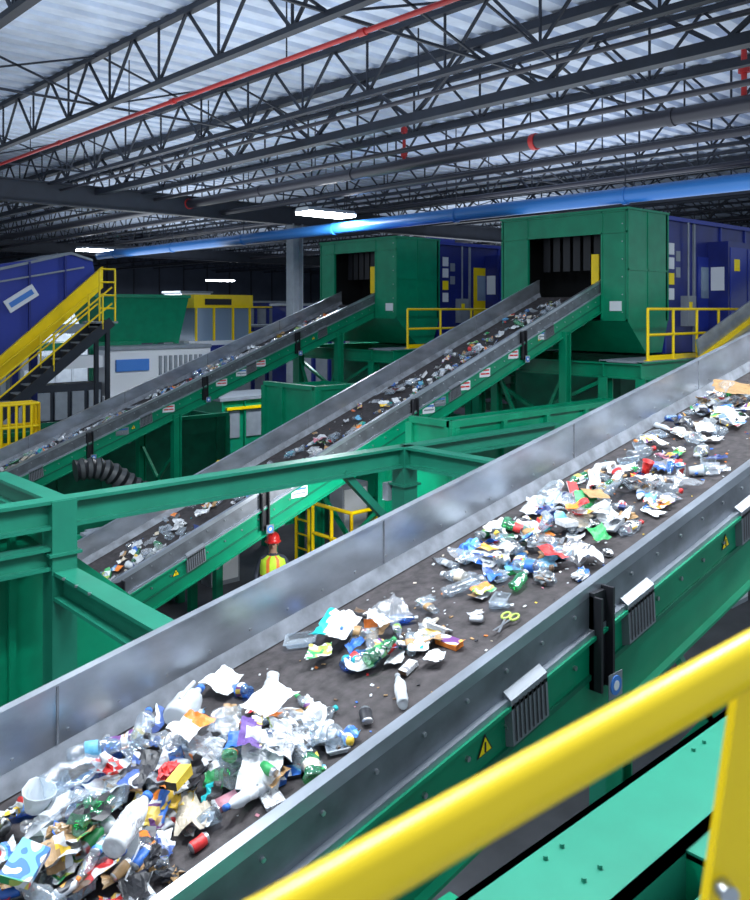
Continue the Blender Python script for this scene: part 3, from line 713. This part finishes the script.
for x in(21.2,22.2,23.3,24.3): b.box(x,x+.1,35.92,36,-1.5,.1,YEL)
b.box(20.6,25,35.5,36,-1.7,-1.5,WHITE); b.box(20.6,25,35.4,35.5,-2.6,-1.7,BLUE); b.done()
for (x,y,w,d,z0,z1,m) in ((27,41,4,3,FL,-1,BLUE),(33,38,3,3,FL,-.2,GREY),(10,44,6,3,FL,-1.5,WHITE),(17,50,5,3,FL,.2,GREY),(31,48,5,3,FL,.5,BLUE),(24.2,31.8,3,2,FL,.2,BLUE),(28.5,31,2.4,2,FL,-.8,GREEN),(25,44,2,2,FL,1.0,WHITE),(17,27,3,2,FL,-3.4,GREEN)):
    b=B('processing_machine'); b.box(x,x+w,y,y+d,z0,z1,m); b.box(x-.1,x+w+.1,y-.1,y+d+.1,z1,z1+.12,GREY)
    for k in range(int(w)): b.box(x+k+.1,x+k+.8,y-.04,y,z0+1,z1-.4,GREY); b.box(x+k,x+k+.06,y-.08,y,z0,z1,m)
    b.box(x+.2,x+w-.2,y-.12,y,z1-.35,z1-.25,YEL); b.done()

# ------------------------------------------------------------------ foreground walkway steel + handrail
b=B('green_platform_steel')
b.box(1.9,5.6,1.52,1.9,-2.0,-1.97,TEAL); b.box(1.9,5.6,1.87,1.9,-2.3,-1.97,TEAL); b.box(1.9,5.6,1.52,1.55,-2.3,-1.97,TEAL)
b.box(2.35,5.2,.95,1.44,-2.12,-2.09,TEAL); b.box(2.35,5.2,1.41,1.44,-2.5,-2.1,GREEN); b.box(2.35,5.2,.95,.98,-2.5,-2.1,GREEN)
b.box(2.95,3.3,.2,1.52,-2.02,-1.99,TEAL); b.box(2.95,2.98,.2,1.52,-2.4,-2.,GREEN); b.box(3.27,3.3,.2,1.52,-2.4,-2.,GREEN)
b.box(2.3,2.34,.9,1.5,-2.5,-2.04,TEAL)
b.box(2.36,2.9,.2,.95,-2.3,-2.27,TEAL); b.box(2.36,2.39,.2,1.5,-2.6,-2.1,TEAL)
b.box(1.75,2.15,1.95,2.2,-2.5,-2.46,GREEN); b.ibeam((1.2,2.3,-2.5),(2.6,2.3,-2.5),.15,.15,GREEN,.02)
for x in(2.5,2.6,3.6,3.7):
    for y in(1.66,1.82): b.cyl((x,y,-1.97),(x,y,-1.955),.010,TEAL,6)
for y in(1.1,1.35):
    b.cyl((2.3,y,-2.2),(2.27,y,-2.2),.02,BOLT,6)
for x,y in((2.1,1.72),(5.3,1.72),(5.,1.2),(2.6,1.2)): b.bar((x,y,FL),(x,y,-2.1),.18,.18,GREEN)
b.done()
b=B('yellow_handrail')
p1=CF(-.034,.53,-.370); p2=CF(.315,.71,-.293); d=(p2-p1)
q0=p1-d*.9; q1=p2+d*1.6
b.cyl(q0,q1,.0195,YEL,32)
t0=CF(.306,.715,-.31);t1=CF(.345,.72,-.30);t2=CF(.262,.70,-.56);t3=CF(.36,.72,-.56)
n=(t1-t0).cross(t2-t0).normalized()*.006
vs=[t0,t1,t3,t2]; b.add([v-n for v in vs]+[v+n for v in vs],[(0,1,2,3),(7,6,5,4),(0,4,5,1),(1,5,6,2),(2,6,7,3),(3,7,4,0)],YEL)
b.bar(t2.lerp(t3,.5)+Vector((0,0,.02)),t2.lerp(t3,.5)+Vector((0,0,-1.14)),.09,.02,YEL)
nn=n.normalized()
bc=CF(.287,.705,-.478)
if nn.dot(bc)>0: nn=-nn
b.cyl(bc-nn*.01,bc+nn*.018,.008,BOLT,12)
b.done()
b=B('walkway_deck'); b.box(-2,1.6,-2.5,.3,-1.75,-1.7,GREY); 
for x in(-1.9,1.5):
    for y in(-2.4,.2): b.bar((x,y,FL),(x,y,-1.75),.15,.15,GREEN)
b.done()

# ------------------------------------------------------------------ worker
def worker(px,py,ang,scl=1.):
    root=bpy.data.objects.new('worker',None); bpy.context.collection.objects.link(root)
    root.location=(px,py,0); root.rotation_euler=(0,0,ang); root.scale=(scl,)*3
    V=[];E=[];Rr=[]
    def v(p,r,par=None):
        V.append(p);Rr.append(r); i=len(V)-1
        if par is not None: E.append((par,i))
        return i
    pel=v((0,0,.95),(.15,.11))
    sp=v((0,0,1.15),(.145,.10),pel); ch=v((0,.0,1.32),(.165,.115),sp); nk=v((0,0,1.47),(.06,.06),ch); hd0=v((0,-.01,1.55),(.065,.07),nk); hd=v((0,-.015,1.63),(.078,.09),hd0); ht=v((0,-.01,1.71),(.06,.075),hd)
    for sg in(-1,1):
        sh=v((sg*.18,0,1.41),(.06,.06),ch); el=v((sg*.27,.02,1.14),(.045,.045),sh); wr=v((sg*.25,-.14,.96),(.03,.03),el)
        pm=v((sg*.245,-.19,.92),(.034,.02),wr)
        for k in range(4):
            o=(k-1.5)*.018; L=(.06,.075,.07,.055)[k]
            a_=v((sg*.245+o,-.225,.895),(.0085,.0085),pm); c=v((sg*.245+o,-.225-L*.4,.895-L*.5),(.008,.008),a_); v((sg*.245+o,-.215-L*.35,.895-L),(.0065,.0065),c)
        t=v((sg*.21,-.19,.92),(.01,.01),pm); v((sg*.195,-.22,.89),(.008,.008),t)
        hp=v((sg*.1,0,.88),(.095,.095),pel); kn=v((sg*.12,-.02,.5),(.06,.065),hp); an=v((sg*.13,.02,.1),(.042,.045),kn); v((sg*.14,-.12,.045),(.045,.035),an)
    me=bpy.data.meshes.new('body'); me.from_pydata(V,E,[]); o=bpy.data.objects.new('body',me); bpy.context.collection.objects.link(o)
    sk=o.modifiers.new('Skin','SKIN'); sk.use_smooth_shade=True
    for i,r in enumerate(Rr):
        me.skin_vertices[0].data[i].radius=r; me.skin_vertices[0].data[i].use_root=(i==0)
    ss=o.modifiers.new('Sub','SUBSURF'); ss.levels=2; ss.render_levels=2
    dg=bpy.context.evaluated_depsgraph_get(); dg.update()
    m2=bpy.data.meshes.new_from_object(o.evaluated_get(dg)); o.modifiers.clear(); o.data=m2
    mats=[mat('skin',(.45,.26,.18),.5),mat('work_shirt',(.05,.06,.09),.8),mat('work_trousers',(.03,.035,.05),.85),mat('boots',(.02,.015,.01),.6)]
    m2.materials.clear()
    for m in mats: m2.materials.append(m)
    for p in m2.polygons:
        c=p.center; p.use_smooth=True
        if c.z>1.49: k=0
        elif abs(c.x)>.165 and c.z<.98 and c.z>.75 and c.y<-.12: k=0
        elif c.z>.93 or abs(c.x)>.2 and c.z>.9: k=1
        elif c.z>.12: k=2
        else: k=3
        p.material_index=k
    o.parent=root
    def part(nm,fn):
        b=B(nm); fn(b); ob=b.done(); ob.location.z-=H; ob.parent=root
    VG=mat('hi_vis_lime_glow',(.6,.9,.05),.6,emit=.1); OR=mat('hi_vis_orange',(1,.25,.05),.6); RF=mat('reflective_tape',(.8,.82,.8),.3)  # vest lime glows slightly, brightness built into the material
    def vest(b):
        rings=[(.88,.215,.165),(1.02,.21,.16),(1.06,.21,.16),(1.12,.205,.158),(1.16,.205,.158),(1.3,.215,.155),(1.4,.205,.13),(1.46,.1,.085)]
        n=24; vs=[]
        for z,a,c in rings:
            for i in range(n):
                t=2*math.pi*i/n; vs.append((a*math.cos(t),c*math.sin(t),z))
        fs=[];ms=[]
        for k in range(len(rings)-1):
            for i in range(n):
                fs.append((k*n+i,k*n+(i+1)%n,k*n+n+(i+1)%n,k*n+n+i))
                t=360*(i+.5)/n
                vert=(238<t<256 or 284<t<302)
                ms.append(OR if k in(1,3) else RF if k==2 else OR if vert and k>3 else VG)
        b.add(vs,fs,ms,True)
    part('hi_vis_vest',vest)
    RH=mat('red_hard_hat',(.75,.03,.03),.3)
    def hat(b):
        b.lathe([(.14,1.675),(.118,1.68),(.117,1.73),(.1,1.78),(.065,1.812),(.001,1.822)],RH,Matrix.Translation((0,-.01,0)),20,(.95,1.1))
        b.box(-.07,.07,-.19,-.1,1.683,1.693,RH); b.box(-.012,.012,-.11,.1,1.79,1.828,RH)
    part('hard_hat',hat)
    S=mats[0]
    def face(b):
        b.ball((0,-.112,1.625),.014,S,6,(1,1.2,1.5))
        for sg in(-1,1):
            b.ball((sg*.032,-.098,1.65),.011,WHITE,6); b.ball((sg*.032,-.107,1.65),.006,BLACK,6)
            b.ball((sg*.085,0,1.63),.022,S,6,(.4,.8,1.3)); b.box(sg*.032-.014,sg*.032+.014,-.106,-.1,1.668,1.673,BLACK)
        b.ball((0,-.098,1.588),.02,mat('lips',(.35,.12,.1),.5),6,(1,.4,.3))
    part('face',face)
    def hair(b): b.ball((0,.035,1.64),.09,mat('dark_hair',(.02,.015,.01),.8),8,(.95,.8,1.0))
    part('hair',hair)
worker(8.57,11.95,-math.atan2(.58,.81),1.08)

# ------------------------------------------------------------------ camera, world
cam=bpy.data.cameras.new('camera'); co=bpy.data.objects.new('camera',cam); bpy.context.collection.objects.link(co)
co.location=(0,0,H); co.rotation_euler=(math.pi/2,0,-math.atan2(.676,.7368))
cam.sensor_width=36; cam.lens=845/900*36; cam.shift_y=-140/900; cam.clip_end=300; cam.clip_start=.05
cam.dof.use_dof=True; cam.dof.focus_distance=7.5; cam.dof.aperture_fstop=6.3
bpy.context.scene.camera=co
w=bpy.data.worlds.new('world'); bpy.context.scene.world=w; w.use_nodes=True
bg=w.node_tree.nodes['Background']; bg.inputs[0].default_value=(.73,.86,1,1); bg.inputs[1].default_value=.82
bpy.context.scene.view_settings.view_transform='Standard'
print('OK')
